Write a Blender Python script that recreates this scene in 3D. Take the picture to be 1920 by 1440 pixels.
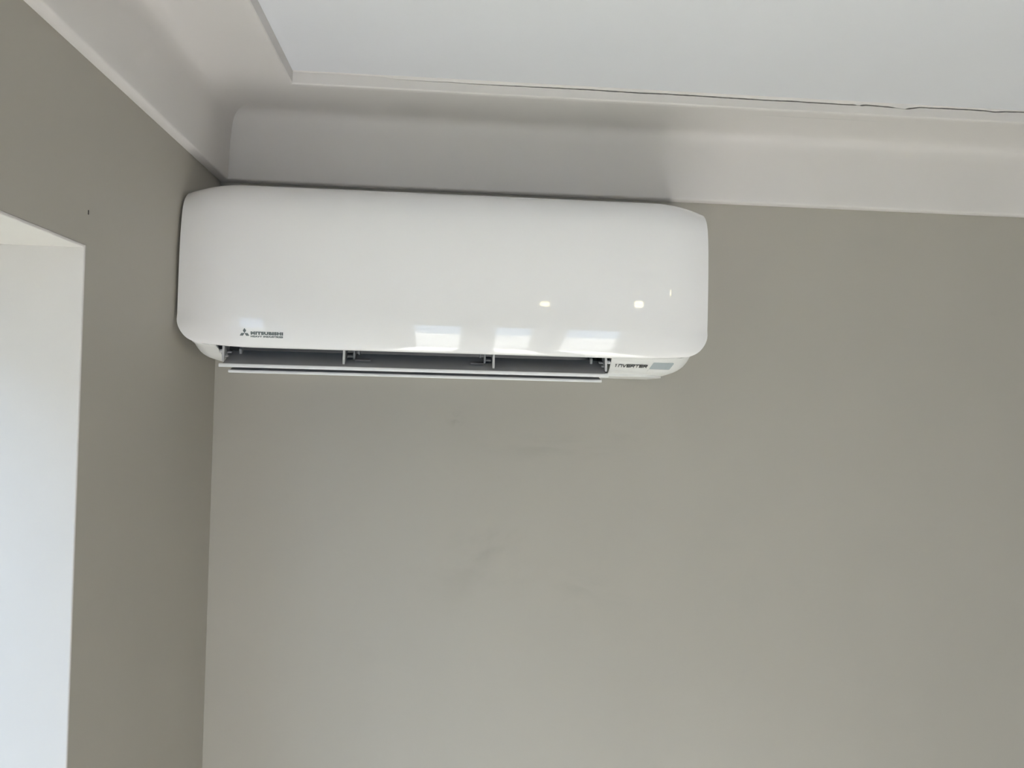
import bpy, bmesh, math, random
from mathutils import Matrix, Vector

# ------------------------------------------------------------------ reset
for o in list(bpy.data.objects):
    bpy.data.objects.remove(o)
S = bpy.context.scene
C = S.collection
random.seed(4)

# ------------------------------------------------------------------ camera
cam_d = bpy.data.cameras.new('camera')
cam_d.sensor_width = 36.0
cam_d.sensor_fit = 'HORIZONTAL'
cam_d.lens = 1451.3 / 1920 * 36.0
cam_d.clip_start = 0.02
cam = bpy.data.objects.new('camera', cam_d)
C.objects.link(cam)
R_ = Vector((0.99690329, -0.07449886, 0.0251745))
U_ = Vector((-0.02640994, -0.01564488, 0.99952877))
F_ = Vector((0.07406991, 0.99709837, 0.01756394))
EYE = Vector((0.45612, -1.51333, 2.0))
m = Matrix((R_, U_, -F_)).transposed().to_4x4()
m.translation = EYE
cam.matrix_world = m
S.camera = cam

# ------------------------------------------------------------------ view
S.view_settings.view_transform = 'Standard'
S.view_settings.look = 'None'
S.view_settings.gamma = 1.0
S.view_settings.use_curve_mapping = False
S.view_settings.exposure = 0.32

# light transport settings
S.cycles.max_bounces = 8
S.cycles.diffuse_bounces = 4
S.cycles.glossy_bounces = 3
S.cycles.transmission_bounces = 2
S.cycles.transparent_max_bounces = 6
S.cycles.caustics_reflective = False
S.cycles.caustics_refractive = False
S.cycles.sample_clamp_indirect = 12.0
S.cycles.use_adaptive_sampling = True
S.cycles.adaptive_threshold = 0.03

# ------------------------------------------------------------------ world: plain bright daylight sky
W = bpy.data.worlds.new('daylight')
S.world = W
W.use_nodes = True
bg = W.node_tree.nodes['Background']
bg.inputs['Color'].default_value = (0.50, 0.68, 1.0, 1)
bg.inputs['Strength'].default_value = 4.5

# room dimensions
RX, RY, RZ = 3.6, -3.7, 2.5535        # right wall x, rear wall y, ceiling z
TH = 0.30                            # wall thickness
WY0, WY1, WZ0, WZ1 = -0.5334, -2.05, 0.06, 2.1702   # tall side window recess
DX0, DX1, DZ1 = 0.15, 1.55, 2.1        # glazed door in the rear wall

# low sun through the rear door, along the floor towards the air conditioner
sun_d = bpy.data.lights.new('sun', 'SUN')
sun_d.energy = 62.0
sun_d.angle = math.radians(0.6)
sun_d.color = (1.0, 0.955, 0.92)
sun = bpy.data.objects.new('sun', sun_d)
C.objects.link(sun)
sun.rotation_euler = Vector((-0.02, 0.855, -0.518)).to_track_quat('-Z', 'Y').to_euler()

def portal(name, loc, direction, sx, sy):
    """guides sampling of the sky through an opening; gives off no light of its own"""
    d = bpy.data.lights.new(name, 'AREA')
    d.shape = 'RECTANGLE'
    d.size, d.size_y = sx, sy
    d.cycles.is_portal = True
    o = bpy.data.objects.new(name, d)
    C.objects.link(o)
    o.location = loc
    o.rotation_euler = Vector(direction).to_track_quat('-Z', 'Y').to_euler()
    return o
portal('window_sky_portal', (-TH - 0.01, (WY0 + WY1) / 2, (WZ0 + WZ1) / 2), (1, 0, 0), WY0 - WY1, WZ1 - WZ0)
portal('door_sky_portal', ((DX0 + DX1) / 2, RY - TH - 0.01, DZ1 / 2), (0, 1, 0), DX1 - DX0, DZ1)

# ------------------------------------------------------------------ materials
def mat(name, col, rough=0.5, coat=0.0, spec=0.5, metal=0.0, var=0.0, vscale=3.0, bump=0.0, bscale=60.0,
        bdist=0.002, emit=None, estr=0.0):
    M = bpy.data.materials.new(name)
    M.use_nodes = True
    nt = M.node_tree
    b = nt.nodes['Principled BSDF']
    b.inputs['Base Color'].default_value = (*col, 1)
    b.inputs['Roughness'].default_value = rough
    b.inputs['Specular IOR Level'].default_value = spec
    b.inputs['Metallic'].default_value = metal
    b.inputs['Coat Weight'].default_value = coat
    b.inputs['Coat Roughness'].default_value = 0.03
    tc = nt.nodes.new('ShaderNodeTexCoord')
    if var > 0:
        n = nt.nodes.new('ShaderNodeTexNoise')
        n.inputs['Scale'].default_value = vscale
        n.inputs['Detail'].default_value = 4
        nt.links.new(tc.outputs['Object'], n.inputs['Vector'])
        r = nt.nodes.new('ShaderNodeValToRGB')
        r.color_ramp.elements[0].position = 0.3
        r.color_ramp.elements[1].position = 0.7
        r.color_ramp.elements[0].color = (*[c * (1 - var) for c in col], 1)
        r.color_ramp.elements[1].color = (*[min(1, c * (1 + var)) for c in col], 1)
        nt.links.new(n.outputs['Fac'], r.inputs['Fac'])
        nt.links.new(r.outputs['Color'], b.inputs['Base Color'])
    if bump > 0:
        n = nt.nodes.new('ShaderNodeTexNoise')
        n.inputs['Scale'].default_value = bscale
        n.inputs['Detail'].default_value = 5
        nt.links.new(tc.outputs['Object'], n.inputs['Vector'])
        bp = nt.nodes.new('ShaderNodeBump')
        bp.inputs['Strength'].default_value = bump
        bp.inputs['Distance'].default_value = bdist
        nt.links.new(n.outputs['Fac'], bp.inputs['Height'])
        nt.links.new(bp.outputs['Normal'], b.inputs['Normal'])
    if emit:
        b.inputs['Emission Color'].default_value = (*emit, 1)
        b.inputs['Emission Strength'].default_value = estr
    return M

def wall_paint(name, col, scuffs=()):
    """matt greige emulsion with faint roller texture, soft cloudiness and a few rubbed scuffs"""
    M = mat(name, col, rough=0.55, spec=0.35, var=0.025, vscale=2.2, bump=0.10, bscale=140, bdist=0.001)
    nt = M.node_tree
    b = nt.nodes['Principled BSDF']
    base = b.inputs['Base Color'].links[0].from_socket
    geo = nt.nodes.new('ShaderNodeNewGeometry')
    prev = base
    for (c, rad, stretch, amt, ang) in scuffs:
        mp = nt.nodes.new('ShaderNodeMapping')
        mp.vector_type = 'TEXTURE'
        mp.inputs['Location'].default_value = c
        mp.inputs['Rotation'].default_value = (0, ang, 0)
        mp.inputs['Scale'].default_value = (rad * stretch, 1.0, rad)
        nt.links.new(geo.outputs['Position'], mp.inputs['Vector'])
        nz = nt.nodes.new('ShaderNodeTexNoise')
        nz.inputs['Scale'].default_value = 1.6
        nz.inputs['Detail'].default_value = 5
        nt.links.new(mp.outputs['Vector'], nz.inputs['Vector'])
        ln = nt.nodes.new('ShaderNodeVectorMath'); ln.operation = 'LENGTH'
        nt.links.new(mp.outputs['Vector'], ln.inputs[0])
        mr = nt.nodes.new('ShaderNodeMapRange')
        mr.inputs['From Min'].default_value = 1.0
        mr.inputs['From Max'].default_value = 0.0
        nt.links.new(ln.outputs['Value'], mr.inputs['Value'])
        mr2 = nt.nodes.new('ShaderNodeMapRange')
        mr2.inputs['From Min'].default_value = 0.45
        mr2.inputs['From Max'].default_value = 0.65
        nt.links.new(nz.outputs['Fac'], mr2.inputs['Value'])
        mu = nt.nodes.new('ShaderNodeMath'); mu.operation = 'MULTIPLY'
        nt.links.new(mr.outputs['Result'], mu.inputs[0]); nt.links.new(mr2.outputs['Result'], mu.inputs[1])
        mu2 = nt.nodes.new('ShaderNodeMath'); mu2.operation = 'MULTIPLY'
        mu2.inputs[1].default_value = amt
        nt.links.new(mu.outputs[0], mu2.inputs[0])
        mx = nt.nodes.new('ShaderNodeMix'); mx.data_type = 'RGBA'
        mx.inputs['B'].default_value = (col[0] * 0.55, col[1] * 0.54, col[2] * 0.52, 1)
        nt.links.new(mu2.outputs[0], mx.inputs['Factor'])
        nt.links.new(prev, mx.inputs['A'])
        prev = mx.outputs['Result']
    nt.links.new(prev, b.inputs['Base Color'])
    return M

GREIGE = (0.415, 0.390, 0.340)
M_back = wall_paint('greige_wall_paint_scuffed', GREIGE, (
    ((0.53, 0, 1.705), 0.05, 1.8, 0.22, -0.45), ((0.50, 0, 1.665), 0.10, 1.6, 0.18, 0.0),
    ((0.64, 0, 1.905), 0.035, 5.0, 0.20, 0.03), ((0.46, 0, 1.955), 0.02, 1.2, 0.28, 0.0),
    ((0.80, 0, 1.935), 0.04, 2.0, 0.12, 0.2), ((0.72, 0, 1.63), 0.04, 2.6, 0.16, 0.3)))
M_wall = wall_paint('greige_wall_paint', GREIGE)
M_ceil = mat('white_ceiling_paint', (0.74, 0.745, 0.775), 0.6, spec=0.35, var=0.02, vscale=2.0, bump=0.05, bscale=50)
M_corn = mat('white_cornice_paint', (0.68, 0.65, 0.625), 0.5, spec=0.4, var=0.02, vscale=5.0, bump=0.10, bscale=35)
M_rev = mat('white_plaster_reveal', (0.68, 0.645, 0.625), 0.6, spec=0.3, var=0.025, vscale=6, bump=0.15, bscale=45)
M_panel = mat('white_gloss_plastic', (0.86, 0.84, 0.83), 0.35, coat=1.0, spec=0.05)
M_body = mat('white_satin_plastic', (0.78, 0.775, 0.755), 0.38, coat=0.15, spec=0.5)
M_flap = mat('mid_grey_gloss_plastic', (0.40, 0.40, 0.405), 0.22, coat=0.3)
M_edge = mat('white_flap_edge_plastic', (0.78, 0.775, 0.77), 0.35)
M_arm = mat('light_grey_plastic', (0.62, 0.61, 0.61), 0.4)
M_dark = mat('dark_blue_black_plastic', (0.012, 0.014, 0.020), 0.5)
M_hinge = mat('dark_grey_hinge_plastic', (0.035, 0.037, 0.042), 0.4)
M_disp = mat('blue_grey_display_film', (0.40, 0.45, 0.47), 0.3, coat=0.4)
M_logo = mat('grey_silver_print', (0.13, 0.145, 0.145), 0.25, metal=0.3)
M_print = mat('black_print', (0.02, 0.02, 0.024), 0.35)
M_floor = mat('pale_stone_floor', (0.56, 0.55, 0.54), 0.4, var=0.05, vscale=7)
M_frame = mat('white_aluminium', (0.78, 0.78, 0.78), 0.35)
M_lamp = mat('warm_led', (0.9, 0.8, 0.5), 0.4, emit=(1.0, 0.80, 0.20), estr=45.0)
M_lens = mat('frosted_lamp_lens', (0.85, 0.84, 0.80), 0.4, emit=(1.0, 0.93, 0.78), estr=8.0)
M_speck = mat('brown_speck', (0.05, 0.045, 0.035), 0.7)
M_lamp.cycles.emission_sampling = 'NONE'
M_lens.cycles.emission_sampling = 'NONE'
M_tab = mat('dark_grey_tab_plastic', (0.20, 0.20, 0.205), 0.4)
M_bronze = mat('dark_bronze', (0.10, 0.085, 0.07), 0.4, metal=0.4)
M_joint_shade = mat('joint_shade_black', (0.015, 0.015, 0.03), 0.9)

M_glass = bpy.data.materials.new('clear_window_glass')
M_glass.use_nodes = True
nt = M_glass.node_tree
nt.nodes.remove(nt.nodes['Principled BSDF'])
g_t = nt.nodes.new('ShaderNodeBsdfTransparent'); g_t.inputs['Color'].default_value = (0.94, 0.96, 0.95, 1)
g_g = nt.nodes.new('ShaderNodeBsdfGlossy'); g_g.inputs['Roughness'].default_value = 0.02
g_m = nt.nodes.new('ShaderNodeMixShader'); g_m.inputs['Fac'].default_value = 0.06
nt.links.new(g_t.outputs[0], g_m.inputs[1]); nt.links.new(g_g.outputs[0], g_m.inputs[2])
nt.links.new(g_m.outputs[0], nt.nodes['Material Output'].inputs['Surface'])

# ------------------------------------------------------------------ mesh helpers
def link(name, me, material, parent=None, smooth=False):
    me.name = name
    o = bpy.data.objects.new(name, me)
    C.objects.link(o)
    if material:
        me.materials.append(material)
    if parent:
        o.parent = parent
        o.matrix_parent_inverse = Matrix.Identity(4)
        o.location = -parent_origin(parent)
    if smooth:
        for p in me.polygons:
            p.use_smooth = True
    return o

def parent_origin(p):
    v = Vector((0, 0, 0))
    while p:
        v = v + p.location
        p = p.parent
    return v

def mesh(verts, faces):
    me = bpy.data.meshes.new('m')
    me.from_pydata([tuple(v) for v in verts], [], faces)
    bm = bmesh.new(); bm.from_mesh(me)
    bmesh.ops.remove_doubles(bm, verts=bm.verts, dist=1e-6)
    bmesh.ops.recalc_face_normals(bm, faces=bm.faces)
    bm.to_mesh(me); bm.free()
    return me

def boxes(lst, bevel=0.0):
    bm = bmesh.new()
    for (x0, x1, y0, y1, z0, z1) in lst:
        g = bmesh.ops.create_cube(bm, size=1.0)
        for v in g['verts']:
            v.co = Vector(((x0 + x1) / 2 + v.co.x * (x1 - x0), (y0 + y1) / 2 + v.co.y * (y1 - y0),
                           (z0 + z1) / 2 + v.co.z * (z1 - z0)))
    if bevel:
        bmesh.ops.bevel(bm, geom=bm.edges[:], offset=bevel, segments=2, profile=0.5, affect='EDGES')
    me = bpy.data.meshes.new('m')
    bm.to_mesh(me); bm.free()
    return me

def prism_x(poly_dz, x0, x1):
    """closed (d, z) polygon extruded along x; d is the distance out from the back wall (y = -d)"""
    n = len(poly_dz)
    v = [(x, -d, z) for x in (x0, x1) for d, z in poly_dz]
    f = [tuple(range(n)), tuple(range(n, 2 * n))]
    f += [(i, (i + 1) % n, n + (i + 1) % n, n + i) for i in range(n)]
    return mesh(v, f)

def rod_x(d, z, r, x0, x1, n=14):
    return prism_x([(d + r * math.cos(2 * math.pi * i / n), z + r * math.sin(2 * math.pi * i / n)) for i in range(n)], x0, x1)

def catmull(pts, sub=6):
    out = []
    for i in range(len(pts) - 1):
        p0 = pts[max(i - 1, 0)]; p1 = pts[i]; p2 = pts[i + 1]; p3 = pts[min(i + 2, len(pts) - 1)]
        for k in range(sub):
            t = k / sub
            out.append(tuple(0.5 * (2 * p1[j] + (p2[j] - p0[j]) * t + (2 * p0[j] - 5 * p1[j] + 4 * p2[j] - p3[j]) * t * t
                                    + (3 * p1[j] - p0[j] - 3 * p2[j] + p3[j]) * t ** 3) for j in range(2)))
    out.append(tuple(pts[-1]))
    return out

def struct(o, label, cat=None):
    o['kind'] = 'structure'
    o['label'] = label
    if cat:
        o['category'] = cat
    return o

# ------------------------------------------------------------------ room shell
struct(link('wall_back', boxes([(-TH, RX + TH, 0, TH, -0.1, RZ + 0.15)]), M_back),
       'greige painted wall behind the air conditioner', 'wall')
# left wall with the window recess cut through it
LN = 0.004                             # plaster bead left showing round the recess
y0, y1, z0, z1 = WY0 + LN, WY1 - LN, WZ0 - LN, WZ1 + LN
wall_left = struct(link('wall_left', boxes([
    (-TH, 0, y0, 0, 0, RZ + 0.15), (-TH, 0, RY, y1, 0, RZ + 0.15),
    (-TH, 0, y1, y0, z1, RZ + 0.15), (-TH, 0, y1, y0, 0, z0)]), M_wall),
    'greige painted side wall with the deep window recess', 'wall')
struct(link('wall_right', boxes([(RX, RX + TH, RY, 0, 0, RZ + 0.15)]), M_wall), 'greige painted wall facing the window recess', 'wall')
struct(link('wall_rear', boxes([(-TH, DX0, RY - TH, RY, 0, RZ + 0.15), (DX1, RX + TH, RY - TH, RY, 0, RZ + 0.15),
                                (DX0, DX1, RY - TH, RY, DZ1, RZ + 0.15)]), M_wall),
       'greige painted wall with the glazed door', 'wall')
struct(link('floor', boxes([(-TH, RX + TH, RY - TH, TH, -0.1, 0)]), M_floor), 'pale stone floor', 'floor')
# outdoors: unseen paving, and an invented wall added to hide the low sky
M_pave = mat('grey_paving', (0.30, 0.29, 0.28), 0.8, var=0.1, vscale=2)
M_sky_block = mat('sky_block_render', (0.20, 0.18, 0.16), 0.8, var=0.06, vscale=1.5)
struct(link('trim_6', boxes([(-TH, 9, -12, RY - TH, -0.12, -0.02)]), M_pave), 'grey paving outside the rear door', 'paving')
M_dark_ground = mat('bounce_cut_dark_ground', (0.06, 0.07, 0.04), 0.9, var=0.3, vscale=4)  # ground coloured dark in place of shade, to cut bounce onto the reveal
struct(link('trim_7', boxes([(-9, -TH, -12, 6, -0.14, -0.03)]), M_dark_ground), 'unseen ground outside the side window, made dark to cut bounce light', 'ground')
struct(link('wall_sky_block', boxes([(-3.6, -3.4, -9, 4, -0.02, 3.7)]), M_sky_block), 'unseen rendered wall added outside the side window to block the low sky', 'wall')
struct(link('ceiling', boxes([(-TH, RX + TH, RY - TH, TH, RZ, RZ + 0.12)]), M_ceil), 'white painted flat ceiling', 'ceiling')

# tiny chip on the side wall
sp = link('paint_chip', boxes([(-0.0005, 0.0006, -0.5262, -0.5246, 2.2126, 2.2180)]), M_speck, wall_left)

# plaster lining of the window recess: jambs, head and sill
def lining(name, lst, mat_, parent=None):
    return link(name, boxes(lst, 0.0012), mat_, parent)
rev = struct(link('trim_1', boxes([(-0.20, 0.0006, WY0, WY0 + LN + 0.0005, WZ0, WZ1 + LN)], 0.0014), M_rev),
             'white plaster lining of the window recess', 'window reveal')
lining('reveal_jamb', [(-0.20, 0.0006, WY1 - LN, WY1, WZ0, WZ1 + LN)], M_rev, rev)
lining('reveal_head', [(-0.20, 0.0004, WY1, WY0, WZ1, WZ1 + LN)], M_rev, rev)
lining('reveal_sill', [(-0.20, 0.0200, WY1, WY0, WZ0 - 0.02, WZ0)], M_rev, rev)

def window(name, label, axis, a0, a1, z0, z1, pos, mullions, mw=0.05):
    """white framed glazing filling an opening; axis 'y' lies in a wall of constant x, 'x' in a wall of constant y"""
    fw, ft = 0.05, 0.05
    e = bpy.data.objects.new(name, None); C.objects.link(e)
    e.location = (pos, (a0 + a1) / 2, z0) if axis == 'y' else ((a0 + a1) / 2, pos, z0)
    struct(e, label, 'window')
    def bar(nm, b0, b1, c0, c1, t, mt):
        bx = (pos - t / 2, pos + t / 2, b0, b1, c0, c1) if axis == 'y' else (b0, b1, pos - t / 2, pos + t / 2, c0, c1)
        return link(nm, boxes([bx], 0.0 if mt is M_glass else 0.003), mt, e)
    bar('stile', a0, a0 + fw, z0, z1, ft, M_frame); bar('stile', a1 - fw, a1, z0, z1, ft, M_frame)
    bar('rail', a0 + fw, a1 - fw, z0, z0 + fw, ft, M_frame); bar('rail', a0 + fw, a1 - fw, z1 - fw, z1, ft, M_frame)
    edges = [a0 + fw] + [a0 + (a1 - a0) * k for k in mullions] + [a1 - fw]
    for k in edges[1:-1]:
        bar('mullion', k - mw / 2, k + mw / 2, z0 + fw, z1 - fw, ft, M_frame)
    for i in range(len(edges) - 1):
        l = edges[i] + (mw / 2 if i else 0); r = edges[i + 1] - (mw / 2 if i < len(edges) - 2 else 0)
        bar('pane', l, r, z0 + fw, z1 - fw, 0.005, M_glass)
    return e
window('window_1', 'white framed window set deep in the recess', 'y', WY1, WY0, WZ0, WZ1, -0.225, (0.5,))
window('door_1', 'unseen white framed sliding glass door in the rear wall, mullions widened to split the sun patch', 'x', DX0, DX1, 0.0, DZ1, RY - 0.15, (0.32, 0.64), 0.22)  # unseen door; wide mullions added to break the floor sunlight into strips

# ------------------------------------------------------------------ cornice (profile: p out from wall, z)
zb = 2.3990
prof = [(0.0, zb), (0.0155, zb), (0.0172, zb + 0.003), (0.0182, 2.412), (0.0195, 2.446), (0.0235, 2.490), (0.0262, 2.506),
        (0.0310, 2.5180), (0.0390, 2.5255), (0.0500, 2.5290), (0.0700, 2.5305), (0.1190, 2.5308), (0.1600, 2.5302), (0.1626, 2.5312)]
prof = prof[:3] + catmull(prof[2:13], 4)[1:] + [prof[13]]
PL = 0.1626
def cornice(name, label, A, B, inward, crack=None, cat='cornice'):
    """run from corner A to corner B along a wall, mitred at both ends; inward is the normal into the room"""
    A, B, n = Vector(A), Vector(B), Vector(inward)
    t = (B - A).normalized(); L = (B - A).length
    def pt(s, p, z):                  # s in 0..1 along the run after mitring
        q = A + t * (p + (L - 2 * p) * s) + n * p
        return (q.x, q.y, z)
    ss = [0.0] + [i / 40 for i in range(1, 40)] + [1.0]
    v, f = [], []
    for s in ss:
        for (p, z) in prof:
            v.append(pt(s, p, z + 0.0006 * math.sin(17 * s + 3) * math.sin(math.pi * s) * (0.001 < p < 0.15)))
    n_ = len(prof)
    for i in range(len(ss) - 1):
        for j in range(n_ - 1):
            f.append((i * n_ + j, i * n_ + j + 1, (i + 1) * n_ + j + 1, (i + 1) * n_ + j))
    me = mesh(v, f)
    o = link(name, me, M_corn, None, True)
    struct(o, label, cat)
    # lip standing down from the ceiling
    rng = random.Random(7)
    xs, mid, gap = [], [], []
    N = 720
    off = 0.0
    for i in range(N + 1):
        s = i / N
        xs.append(s)
        w = s * L
        if crack:
            off += rng.uniform(-0.00022, 0.00022); off *= 0.95
            extra = 0.0
            for (c, hw, dz) in ((1.115, 0.012, -0.0012), (1.165, 0.030, -0.0014), (1.207, 0.034, -0.0046), (1.400, 0.022, -0.0022)):
                extra += dz * max(0.0, 1 - abs(w - c) / hw)
            g = 0.0004 + 0.0019 * min(1.0, max(0.0, (w - 0.17) / 0.45))
            if 1.106 < w < 1.118 or 1.185 < w < 1.21:
                g *= 0.25
            g *= rng.uniform(0.75, 1.2)
            if w < 0.19: g = 0.00005
            mid.append(2.5520 - 0.0035 * min(1, max(0, (w - 0.163) / 0.03)) + 0.0025 * max(0, min(1, (w - 1.05) / 0.4)) + off + extra); gap.append(g)
    v, f = [], []
    zt = RZ + 0.001
    if crack:
        for i, s in enumerate(xs):
            jag = 0.0004 * math.sin(40 * s) + rng.uniform(-0.0002, 0.0002)
            v += [pt(s, PL, 2.5312), pt(s, PL + 0.0015, 2.5328 + jag), pt(s, PL + 0.0016, mid[i] - gap[i] / 2),
                  pt(s, PL - 0.030, mid[i] - gap[i] / 2 - 0.0005)]
        for i in range(N):
            a, b = i * 4, (i + 1) * 4
            for k in range(3):
                f.append((a + k, a + k + 1, b + k + 1, b + k))
        link('cornice_lip', mesh(v, f), M_corn, o)
        v, f = [], []
        for i, s in enumerate(xs):
            v += [pt(s, PL - 0.030, mid[i] + gap[i] / 2 + 0.0005), pt(s, PL + 0.0014, mid[i] + gap[i] / 2), pt(s, PL + 0.0045, zt)]
        for i in range(N):
            a, b = i * 3, (i + 1) * 3
            for k in range(2):
                f.append((a + k, a + k + 1, b + k + 1, b + k))
        link('filler_bead', mesh(v, f), M_corn, o)
        # near-black sheet painting the shade inside the open joint
        v = [pt(0, PL - 0.028, 2.5310), pt(1, PL - 0.028, 2.5310), pt(1, PL - 0.028, zt), pt(0, PL - 0.028, zt)]
        link('joint_shade', mesh(v, [(0, 1, 2, 3)]), M_joint_shade, o)
    else:
        v = []
        for s in (0, 1):
            v += [pt(s, PL, 2.5312), pt(s, PL + 0.0015, 2.5328), pt(s, PL + 0.0015, zt)]
        link('cornice_lip', mesh(v, [(0, 1, 4, 3), (1, 2, 5, 4)]), M_corn, o)
    return o
cornice('trim_2', 'white coved cornice above the air conditioner, cracked along the ceiling', (0, 0, 0), (RX, 0, 0), (0, -1, 0), crack=True)
cornice('trim_3', 'white coved cornice running along the side wall over the window recess', (0, RY, 0), (0, 0, 0), (1, 0, 0))
cornice('trim_4', 'white coved cornice on the wall facing the window recess', (RX, 0, 0), (RX, RY, 0), (-1, 0, 0))
cornice('trim_5', 'white coved cornice above the glazed door', (RX, RY, 0), (0, RY, 0), (0, 1, 0))

# ------------------------------------------------------------------ air conditioner
ac = bpy.data.objects.new('air_conditioner', None)
C.objects.link(ac)
ac.location = (0.444, 0.0, 2.03)
ac['label'] = 'white glossy wall-mounted air conditioner with open louvre flaps under the cornice'
ac['category'] = 'air conditioner'

XL, XR = 0.0050, 0.8835
PB = 2.0708
pp = [(0.2060, 2.0715), (0.2200, 2.0708), (0.2288, 2.0714), (0.2332, 2.0775), (0.2362, 2.0895), (0.2390, 2.1080), (0.2400, 2.1350), (0.2398, 2.1800),
      (0.2385, 2.2300), (0.2355, 2.2700), (0.2295, 2.3020), (0.2180, 2.3240), (0.1980, 2.3405), (0.1700, 2.3505), (0.1400, 2.3570),
      (0.0900, 2.3640), (0.0100, 2.3680)]
pc = catmull(pp, 5)
def shrink(z):
    zc, rz, rx = PB + 0.046, 0.0465, 0.056
    if z >= zc: return 0.0
    k = min(1.0, (zc - z) / rz)
    return rx * (1 - math.sqrt(max(0.0, 1 - k * k)))
def inset(s):
    a, b = 0.085, 0.016
    if s >= a: return 0.0
    k = 1 - s / a
    return b * k * k
nrm = []
for i in range(len(pc)):
    a = pc[max(i - 1, 0)]; b = pc[min(i + 1, len(pc) - 1)]
    t = Vector((b[0] - a[0], b[1] - a[1])).normalized()
    nrm.append(Vector((-t.y, t.x)))          # points into the unit
A_ = 0.085
svals = [A_ * k / 8 for k in range(9)]
mids = [0.12 + (0.6385) * k / 10 for k in range(11)]
v, f = [], []
ncol = None
for i, (d, z) in enumerate(pc):
    sh = shrink(z)
    l, r = XL + sh, XR - sh
    # the skirt runs back along the side, shallow at the lower corners
    back = 0.012 if z > 2.13 else 0.012 + (0.195 - 0.012) * min(1, (2.13 - z) / 0.02)
    damp = min(1.0, max(0.25, (z - PB) / 0.05))
    cols = []
    dE = d + nrm[i].x * inset(0) * damp; zE = z + nrm[i].y * inset(0) * damp
    cols.append((l + 0.0010, min(back, dE - 0.002), zE - 0.0005))
    for s in svals:
        q = inset(s) * damp
        cols.append((l + s, d + nrm[i].x * q, z + nrm[i].y * q))
    for k in range(1, 12):
        cols.append((l + A_ + (r - l - 2 * A_) * k / 12, d, z))
    for s in reversed(svals):
        q = inset(s) * damp
        cols.append((r - s, d + nrm[i].x * q, z + nrm[i].y * q))
    cols.append((r - 0.0010, min(back, dE - 0.002), zE - 0.0005))
    ncol = len(cols)
    v += [(x, -dd, zz) for x, dd, zz in cols]
for i in range(len(pc) - 1):
    for j in range(ncol - 1):
        f.append((i * ncol + j, i * ncol + j + 1, (i + 1) * ncol + j + 1, (i + 1) * ncol + j))
panel = link('front_panel', mesh(v, f), M_panel, ac, True)
bv = panel.modifiers.new('edge', 'BEVEL'); bv.width = 0.005; bv.segments = 4; bv.harden_normals = True; bv.limit_method = 'ANGLE'; bv.angle_limit = math.radians(40)

def panel_d(z):
    for (a, b) in zip(pc[11:], pc[12:]):
        if a[1] <= z <= b[1]:
            t = (z - a[1]) / (b[1] - a[1] + 1e-9)
            return a[0] + (b[0] - a[0]) * t
    return 0.24

# chassis behind the panel
link('chassis', boxes([(0.030, 0.8580, -0.150, -0.0002, 2.112, 2.335)], 0.006), M_body, ac)

# lower end caps either side of the outlet: lofted slices from front to back
def end_cap(side):
    rs = 0.0070 if side < 0 else 0.0
    zbs = [(0.212, 2.0745), (0.204, 2.0705), (0.185, 2.0600), (0.170, 2.0525), (0.160, 2.0492), (0.145, 2.0470), (0.10, 2.0445), (0.0003, 2.0430)]
    xo_f = (lambda d: 0.0636 + (0.215 - d) * -0.02) if side < 0 else (lambda d: 0.7223 + (0.215 - d) * 0.082)
    xe = 0.0150 if side < 0 else 0.8690
    v, f = [], []
    K = 9
    for d, z in zbs:
        z += rs * min(1, max(0, (0.204 - d) / 0.02))
        xo = max(0.0600, xo_f(d)) if side < 0 else min(0.7290, xo_f(d))
        rx = 0.030 if side < 0 else 0.046
        rz = 0.030
        row = [(xo, 2.125), (xo, z)]
        for k in range(K):
            a = math.pi / 2 * k / (K - 1)
            row.append((xe - side * rx + side * rx * math.sin(a), z + rz - rz * math.cos(a)))
        row.append((xe, 2.125))
        v += [(x, -d, zz) for x, zz in row]
    n = K + 3
    for i in range(len(zbs) - 1):
        for j in range(n):
            f.append((i * n + j, i * n + (j + 1) % n, (i + 1) * n + (j + 1) % n, (i + 1) * n + j))
    f.append(tuple(range(n))); f.append(tuple(range((len(zbs) - 1) * n, len(zbs) * n)))
    me = mesh(v, f)
    o = link('end_cap', me, M_body, ac, True)
    b = o.modifiers.new('edge', 'BEVEL'); b.width = 0.0012; b.segments = 2; b.limit_method = 'ANGLE'; b.angle_limit = math.radians(35)
    o.modifiers.new('wn', 'WEIGHTED_NORMAL')
    return o
end_cap(-1)
capR = end_cap(1)

# shallow tray under the electrical end
tr = []
for k in range(13):
    a = math.pi / 2 * k / 12
    tr.append((0.795 + 0.040 * math.sin(a), 0.105 + 0.042 * math.cos(a)))
top = [(0.700, 0.147)] + tr + [(0.835, 0.002), (0.700, 0.002)]
n = len(top)
v = [(x, -d, 2.0475) for x, d in top] + [(x, -d, 2.0425) for x, d in top]
f = [tuple(range(n)), tuple(range(n, 2 * n))] + [(i, (i + 1) % n, n + (i + 1) % n, n + i) for i in range(n)]
link('base_tray', mesh(v, f), M_body, ac)

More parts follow.
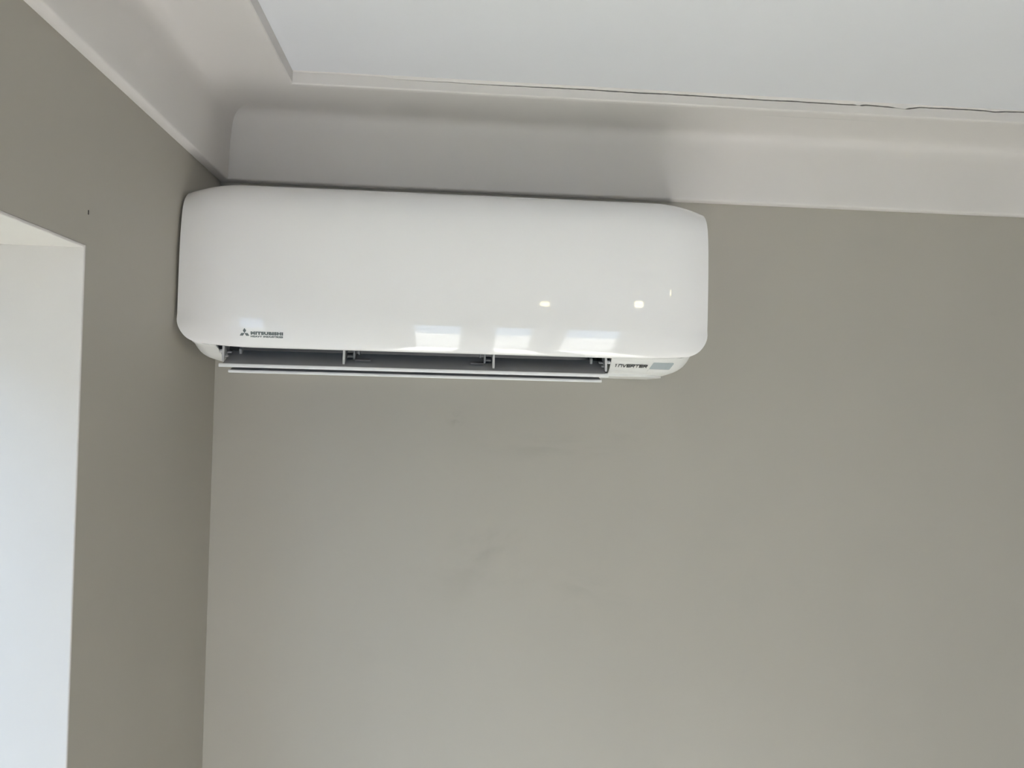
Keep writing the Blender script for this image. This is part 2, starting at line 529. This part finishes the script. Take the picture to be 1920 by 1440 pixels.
# outlet cavity (dark) and the bottom of the casing behind it
cav = [(0.2085, 2.0765), (0.190, 2.094), (0.150, 2.112), (0.110, 2.108), (0.080, 2.085), (0.066, 2.056), (0.060, 2.047),
       (0.057, 2.047), (0.062, 2.060), (0.076, 2.090), (0.108, 2.1145), (0.150, 2.119), (0.193, 2.100), (0.2095, 2.0805)]
link('air_outlet', prism_x(cav, 0.058, 0.730), M_dark, ac)
link('casing_bottom', prism_x([(0.0003, 2.043), (0.066, 2.043), (0.066, 2.048), (0.0003, 2.048)], 0.058, 0.7005), M_body, ac)
for xs_ in ((0.0642, 0.0652), (0.7212, 0.7222)):
    link('outlet_side', prism_x([(0.2030, 2.0740), (0.1700, 2.0580), (0.0600, 2.0500), (0.0600, 2.1100), (0.1900, 2.0950)], *xs_), M_dark, ac)
# upright air vanes inside the outlet
vane_me = prism_x([(0.165, 2.082), (0.165, 2.104), (0.115, 2.104), (0.105, 2.085)], -0.0008, 0.0008)
for k in range(16):
    o = link('air_vane', vane_me if k == 0 else vane_me, None, ac)
    if k == 0: vane_me.materials.append(M_hinge)
    o.location = Vector((0.095 + 0.0398 * k, 0, 0)) - ac.location

# flaps: profile from the low front edge up and back into the outlet
def flap(name, label, x0, x1, front, back, edge_t, inset_x):
    (df, zf), (dr, zr) = front, back
    n = 10
    up, lo = [], []
    for k in range(n + 1):
        t = k / n
        d = df + (dr - df) * t
        z = zf + (zr - zf) * (t + 0.10 * math.sin(math.pi * t) * -1)      # slightly dished
        up.append((d, z + 0.0012)); lo.append((d, z - 0.0012))
    pl = link(name, prism_x(up + lo[::-1], x0 + inset_x, x1 - inset_x), M_flap, ac)
    pl['label'] = label
    # rolled lower edge
    r = edge_t / 2
    ring = []
    for k in range(12):
        a = 2 * math.pi * k / 12
        ring.append((df + 0.0016 * math.cos(a) + 0.0006, zf - 0.0002 + r * (0.6 * math.sin(a) + 0.4 * (1 if math.sin(a) > 0 else -1) * abs(math.sin(a)) ** 0.4)))
    ed = link('flap_edge', prism_x(ring, x0, x1), M_edge, pl)
    b = ed.modifiers.new('edge', 'BEVEL'); b.width = 0.0008; b.segments = 2; b.limit_method = 'ANGLE'; b.angle_limit = math.radians(60)
    return pl
flap1 = flap('flap', 'upper grey louvre flap', 0.0707, 0.7166, (0.2150, 2.0415), (0.168, 2.0675), 0.0060, 0.0045)
flap2 = flap('flap', 'lower, narrower grey louvre flap', 0.0820, 0.7078, (0.2000, 2.0325), (0.140, 2.0630), 0.0052, 0.0020)

# hinge arms standing on the upper flap
arm_poly = [(0.2045, 2.0485), (0.2060, 2.0560), (0.2040, 2.0740), (0.190, 2.0860), (0.172, 2.0880), (0.176, 2.0660), (0.192, 2.0555)]
for x in (0.0742, 0.2708, 0.5212, 0.7138):
    a = link('hinge_arm', prism_x(arm_poly, x - 0.0018, x + 0.0018), M_arm, flap1)
for x0, x1, tx in ((0.2745, 0.2850, 1), (0.5080, 0.5175, -1)):
    link('hinge_pin', rod_x(0.187, 2.0635, 0.0058, x0, x1), M_hinge, flap1)
    xa = x1 if tx > 0 else x0 - 0.0030
    link('hinge_tab', prism_x([(0.194, 2.0570), (0.196, 2.0730), (0.180, 2.0830), (0.176, 2.0660)], xa, xa + 0.0030), M_tab, flap1)
    xb = x1 + 0.008 if tx > 0 else x0 - 0.0105
    link('hinge_tab', prism_x([(0.190, 2.0660), (0.191, 2.0740), (0.180, 2.0830), (0.176, 2.0690)], xb, xb + 0.0022), M_tab, flap1)
    xr = (x1 + 0.003, x1 + 0.028) if tx > 0 else (x0 - 0.026, x0 - 0.003)
    link('stiffener', prism_x([(0.192, 2.0545), (0.1935, 2.0572), (0.186, 2.0600), (0.184, 2.0575)], *xr), M_tab, flap1)
for x, s in ((0.0742, -1), (0.7138, 1)):
    link('drive_pin', rod_x(0.192, 2.0655, 0.0032, min(x, x + s * 0.0095), max(x, x + s * 0.0095)), M_arm, flap1)
    link('drive_pin', rod_x(0.186, 2.0745, 0.0030, min(x, x + s * 0.007), max(x, x + s * 0.007)), M_hinge, flap1)
    for (dd, zz, ln) in ((0.1985, 2.0555, 0.006), (0.1880, 2.0625, 0.009)):
        link('rib', prism_x([(dd, zz), (dd + 0.0015, zz + 0.0022), (dd - 0.004, zz + 0.0042), (dd - 0.005, zz + 0.0015)],
                            min(x, x - s * ln), max(x, x - s * ln)), M_arm, flap1)
    xt = x - s * 0.021
    link('tooth', prism_x([(0.178, 2.0620), (0.181, 2.0700), (0.172, 2.0760), (0.168, 2.0660)], xt - 0.0020, xt + 0.0020), M_arm, flap1)

# receiver window on the electrical end cap; the sloping face of the cap in (d, z)
def cap_pt(x, t, lift=0.0):
    """t 0 at the top of the sloping face, 1 at its bottom"""
    d = 0.204 + (0.170 - 0.204) * t
    z = 2.0705 + (2.0525 - 2.0705) * t
    n = Vector((2.0705 - 2.0525, -(0.204 - 0.170))).normalized()
    return (x, -(d + n.x * lift), z + n.y * lift)
def cap_quad(name, quad, material, lift, parent, thick=0.0006):
    v = [cap_pt(x, t, lift) for x, t in quad] + [cap_pt(x, t, lift - thick) for x, t in quad]
    n = len(quad)
    f = [tuple(range(n)), tuple(range(n, 2 * n))] + [(i, (i + 1) % n, n + (i + 1) % n, n + i) for i in range(n)]
    return link(name, mesh(v, f), material, parent)
win = cap_quad('receiver_window', [(0.7995, 0.20), (0.8335, 0.20), (0.8348, 0.26), (0.8320, 0.74), (0.8312, 0.78), (0.7962, 0.78), (0.7958, 0.70), (0.7986, 0.24)], M_disp, 0.0006, capR)
win['label'] = 'blue-grey display and receiver window'
cap_quad('receiver_strip', [(0.7952, 0.82), (0.8302, 0.82), (0.8290, 0.985), (0.7936, 0.985)], M_body, 0.0007, capR)

# word on the end cap, stroke letters (unit cell 1 x 1, slanted face lettering)
def strokes(name, letters, x0, x1, place, th, material, parent):
    v, f = [], []
    n = len(letters)
    cw = (x1 - x0) / n
    for i, lt in enumerate(letters):
        for (ax, az, bx, bz) in lt:
            dx, dz = bx - ax, bz - az
            if abs(dx) >= abs(dz):
                q = [(ax, az - th[1]), (bx, bz - th[1]), (bx, bz + th[1]), (ax, az + th[1])]
            else:
                q = [(ax - th[0], az), (ax + th[0], az), (bx + th[0], bz), (bx - th[0], bz)]
            base = len(v)
            for (u, w) in q:
                v.append(place(x0 + (i + 0.04 + 0.92 * u) * cw, w))
            f.append((base, base + 1, base + 2, base + 3))
    me = bpy.data.meshes.new('m')
    me.from_pydata(v, [], f)
    return link(name, me, material, parent)
LI = [(.45, 0, .45, 1), (.2, .9, .45, .9)]
LN_ = [(.08, 0, .08, 1), (.0, .88, .9, .88), (.88, 0, .88, .95)]
LV = [(.05, 1, .45, 0), (.9, 1, .5, 0)]
LE = [(.0, .9, .98, .9), (.0, .5, .95, .5), (.0, .1, .98, .1), (.08, .1, .08, .9)]
LR = [(.0, .9, .95, .9), (.08, 0, .08, .9), (.08, .45, .9, .45), (.9, .45, .9, .9), (.45, .45, .92, .0)]
LT = [(.0, .9, 1, .9), (.5, 0, .5, .9)]
strokes('lettering', [LI, LN_, LV, LE, LR, LT, LE, LR], 0.7315, 0.7905,
        lambda x, w: cap_pt(x, 0.52 - 0.26 * (w - 0.5), 0.0012), (0.095, 0.12), M_print, capR)

# maker's emblem and two lines of lettering printed on the panel
def on_panel(x, z, lift=0.0004):
    return (x, -(panel_d(z) + lift), z)
ex, ez = 0.1162, 2.0932          # meeting point of the three diamonds
sc = 0.0082
v, f = [], []
for ang in (90, 210, 330):
    a = math.radians(ang)
    u = Vector((math.cos(a), math.sin(a))); w = Vector((-u.y, u.x))
    base = len(v)
    for q in (Vector((0, 0)), u * sc * 0.5 * 1.0 + w * sc * 0.30, u * sc * 1.0, u * sc * 0.5 - w * sc * 0.30):
        v.append((ex + q.x * 1.08, ez + q.y))
    f.append((base, base + 3, base + 2, base + 1))
me = bpy.data.meshes.new('m')
me.from_pydata([on_panel(x, z) for x, z in v], [], f)
em = link('emblem', me, M_logo, panel)
em['label'] = 'grey emblem of three diamonds'

def text_on_panel(body, x0, x1, zlo, zhi, bold):
    cu = bpy.data.curves.new('t', 'FONT')
    cu.body = body
    cu.offset = bold
    cu.resolution_u = 3
    cu.space_character = 1.12
    ob = bpy.data.objects.new('t', cu)
    C.objects.link(ob)
    dg = bpy.context.evaluated_depsgraph_get()
    me = bpy.data.meshes.new_from_object(ob.evaluated_get(dg))
    bpy.data.objects.remove(ob)
    xs = [q.co.x for q in me.vertices]; ys = [q.co.y for q in me.vertices]
    a, b, c, d = min(xs), max(xs), min(ys), max(ys)
    for q in me.vertices:
        X = x0 + (q.co.x - a) / (b - a) * (x1 - x0)
        Z = zlo + (q.co.y - c) / (d - c) * (zhi - zlo)
        q.co = on_panel(X, Z)
    me.materials.clear()
    return link('lettering', me, M_logo, panel)
text_on_panel('MITSUBISHI', 0.1258, 0.1772, 2.0910, 2.0962, 0.08)
text_on_panel('HEAVY INDUSTRIES', 0.1258, 0.1772, 2.0868, 2.0899, 0.065)

# ------------------------------------------------------------------ ceiling spotlights behind the camera
def disc_stack(rings, n=20):
    """surface of revolution about local z from (r, z) rings, closed at both ends"""
    v, f = [], []
    for r, z in rings:
        v += [(r * math.cos(2 * math.pi * k / n), r * math.sin(2 * math.pi * k / n), z) for k in range(n)]
    for i in range(len(rings) - 1):
        for k in range(n):
            f.append((i * n + k, i * n + (k + 1) % n, (i + 1) * n + (k + 1) % n, (i + 1) * n + k))
    f.append(tuple(range(n))); f.append(tuple(range((len(rings) - 1) * n, len(rings) * n)))
    return v, f
def spotlight(x, y, z, aim, label, hang=False):
    """small white spot on a ceiling plate, its head turned towards aim"""
    e = bpy.data.objects.new('ceiling_spotlight', None); C.objects.link(e)
    e.location = (x, y, RZ)
    e['label'] = label; e['category'] = 'spotlight'; e['group'] = 'ceiling spotlights'
    p = Vector((x, y, z))
    q = (Vector(aim) - p).normalized().to_track_quat('Z', 'Y')
    def head(vs): return [tuple(p + q @ Vector(w)) for w in vs]
    pm = M_bronze if hang else M_frame
    rings = [(0.068, -0.0002), (0.070, -0.028), (0.045, -0.042), (0.020, -0.046)] if hang else [(0.035, -0.0002), (0.035, -0.012), (0.032, -0.015)]
    v, f = disc_stack(rings)
    link('ceiling_plate', mesh([(a + x, b + y, c + RZ) for a, b, c in v], f), pm, e)
    for ox in ((-0.021, 0.021) if hang else (0.0,)):
        v, f = disc_stack([(0.006, -0.014), (0.006, z - RZ + 0.015)], 12)
        link('stem', mesh([(a + x + ox, b + y, c + RZ) for a, b, c in v], f), pm, e)
    v, f = disc_stack([(0.018, -0.060), (0.026, -0.050), (0.028, 0.0), (0.024, 0.0), (0.024, -0.004)])
    h = link('lamp_head', mesh(head(v), f), M_frame, e)
    v, f = disc_stack([(0.0235, -0.0035), (0.0235, -0.0020)])
    link('lens', mesh(head(v), f), M_lens, h)
    for dx, dy in ((-1, -1), (1, -1), (-1, 1), (1, 1)):
        v, f = disc_stack([(0.0046, -0.0019), (0.0042, -0.0005)], 10)
        link('led', mesh(head([(a + dx * 0.0105, b + dy * 0.0105, c) for a, b, c in v]), f), M_lamp, h)
spotlight(0.872, -2.60, 2.470, (0.60, -0.24, 2.16), 'white ceiling spotlight nearest the window recess')
# the middle one hangs lower, on two rods from a wide bronze canopy
mid_spot = spotlight(1.140, -1.770, 2.376, (0.766, -0.24, 2.165), 'bronze pendant spotlight hanging on two rods, middle one of three', hang=True)
spotlight(1.549, -1.913, 2.490, (0.81, -0.24, 2.18), 'white ceiling spotlight farthest from the window recess')
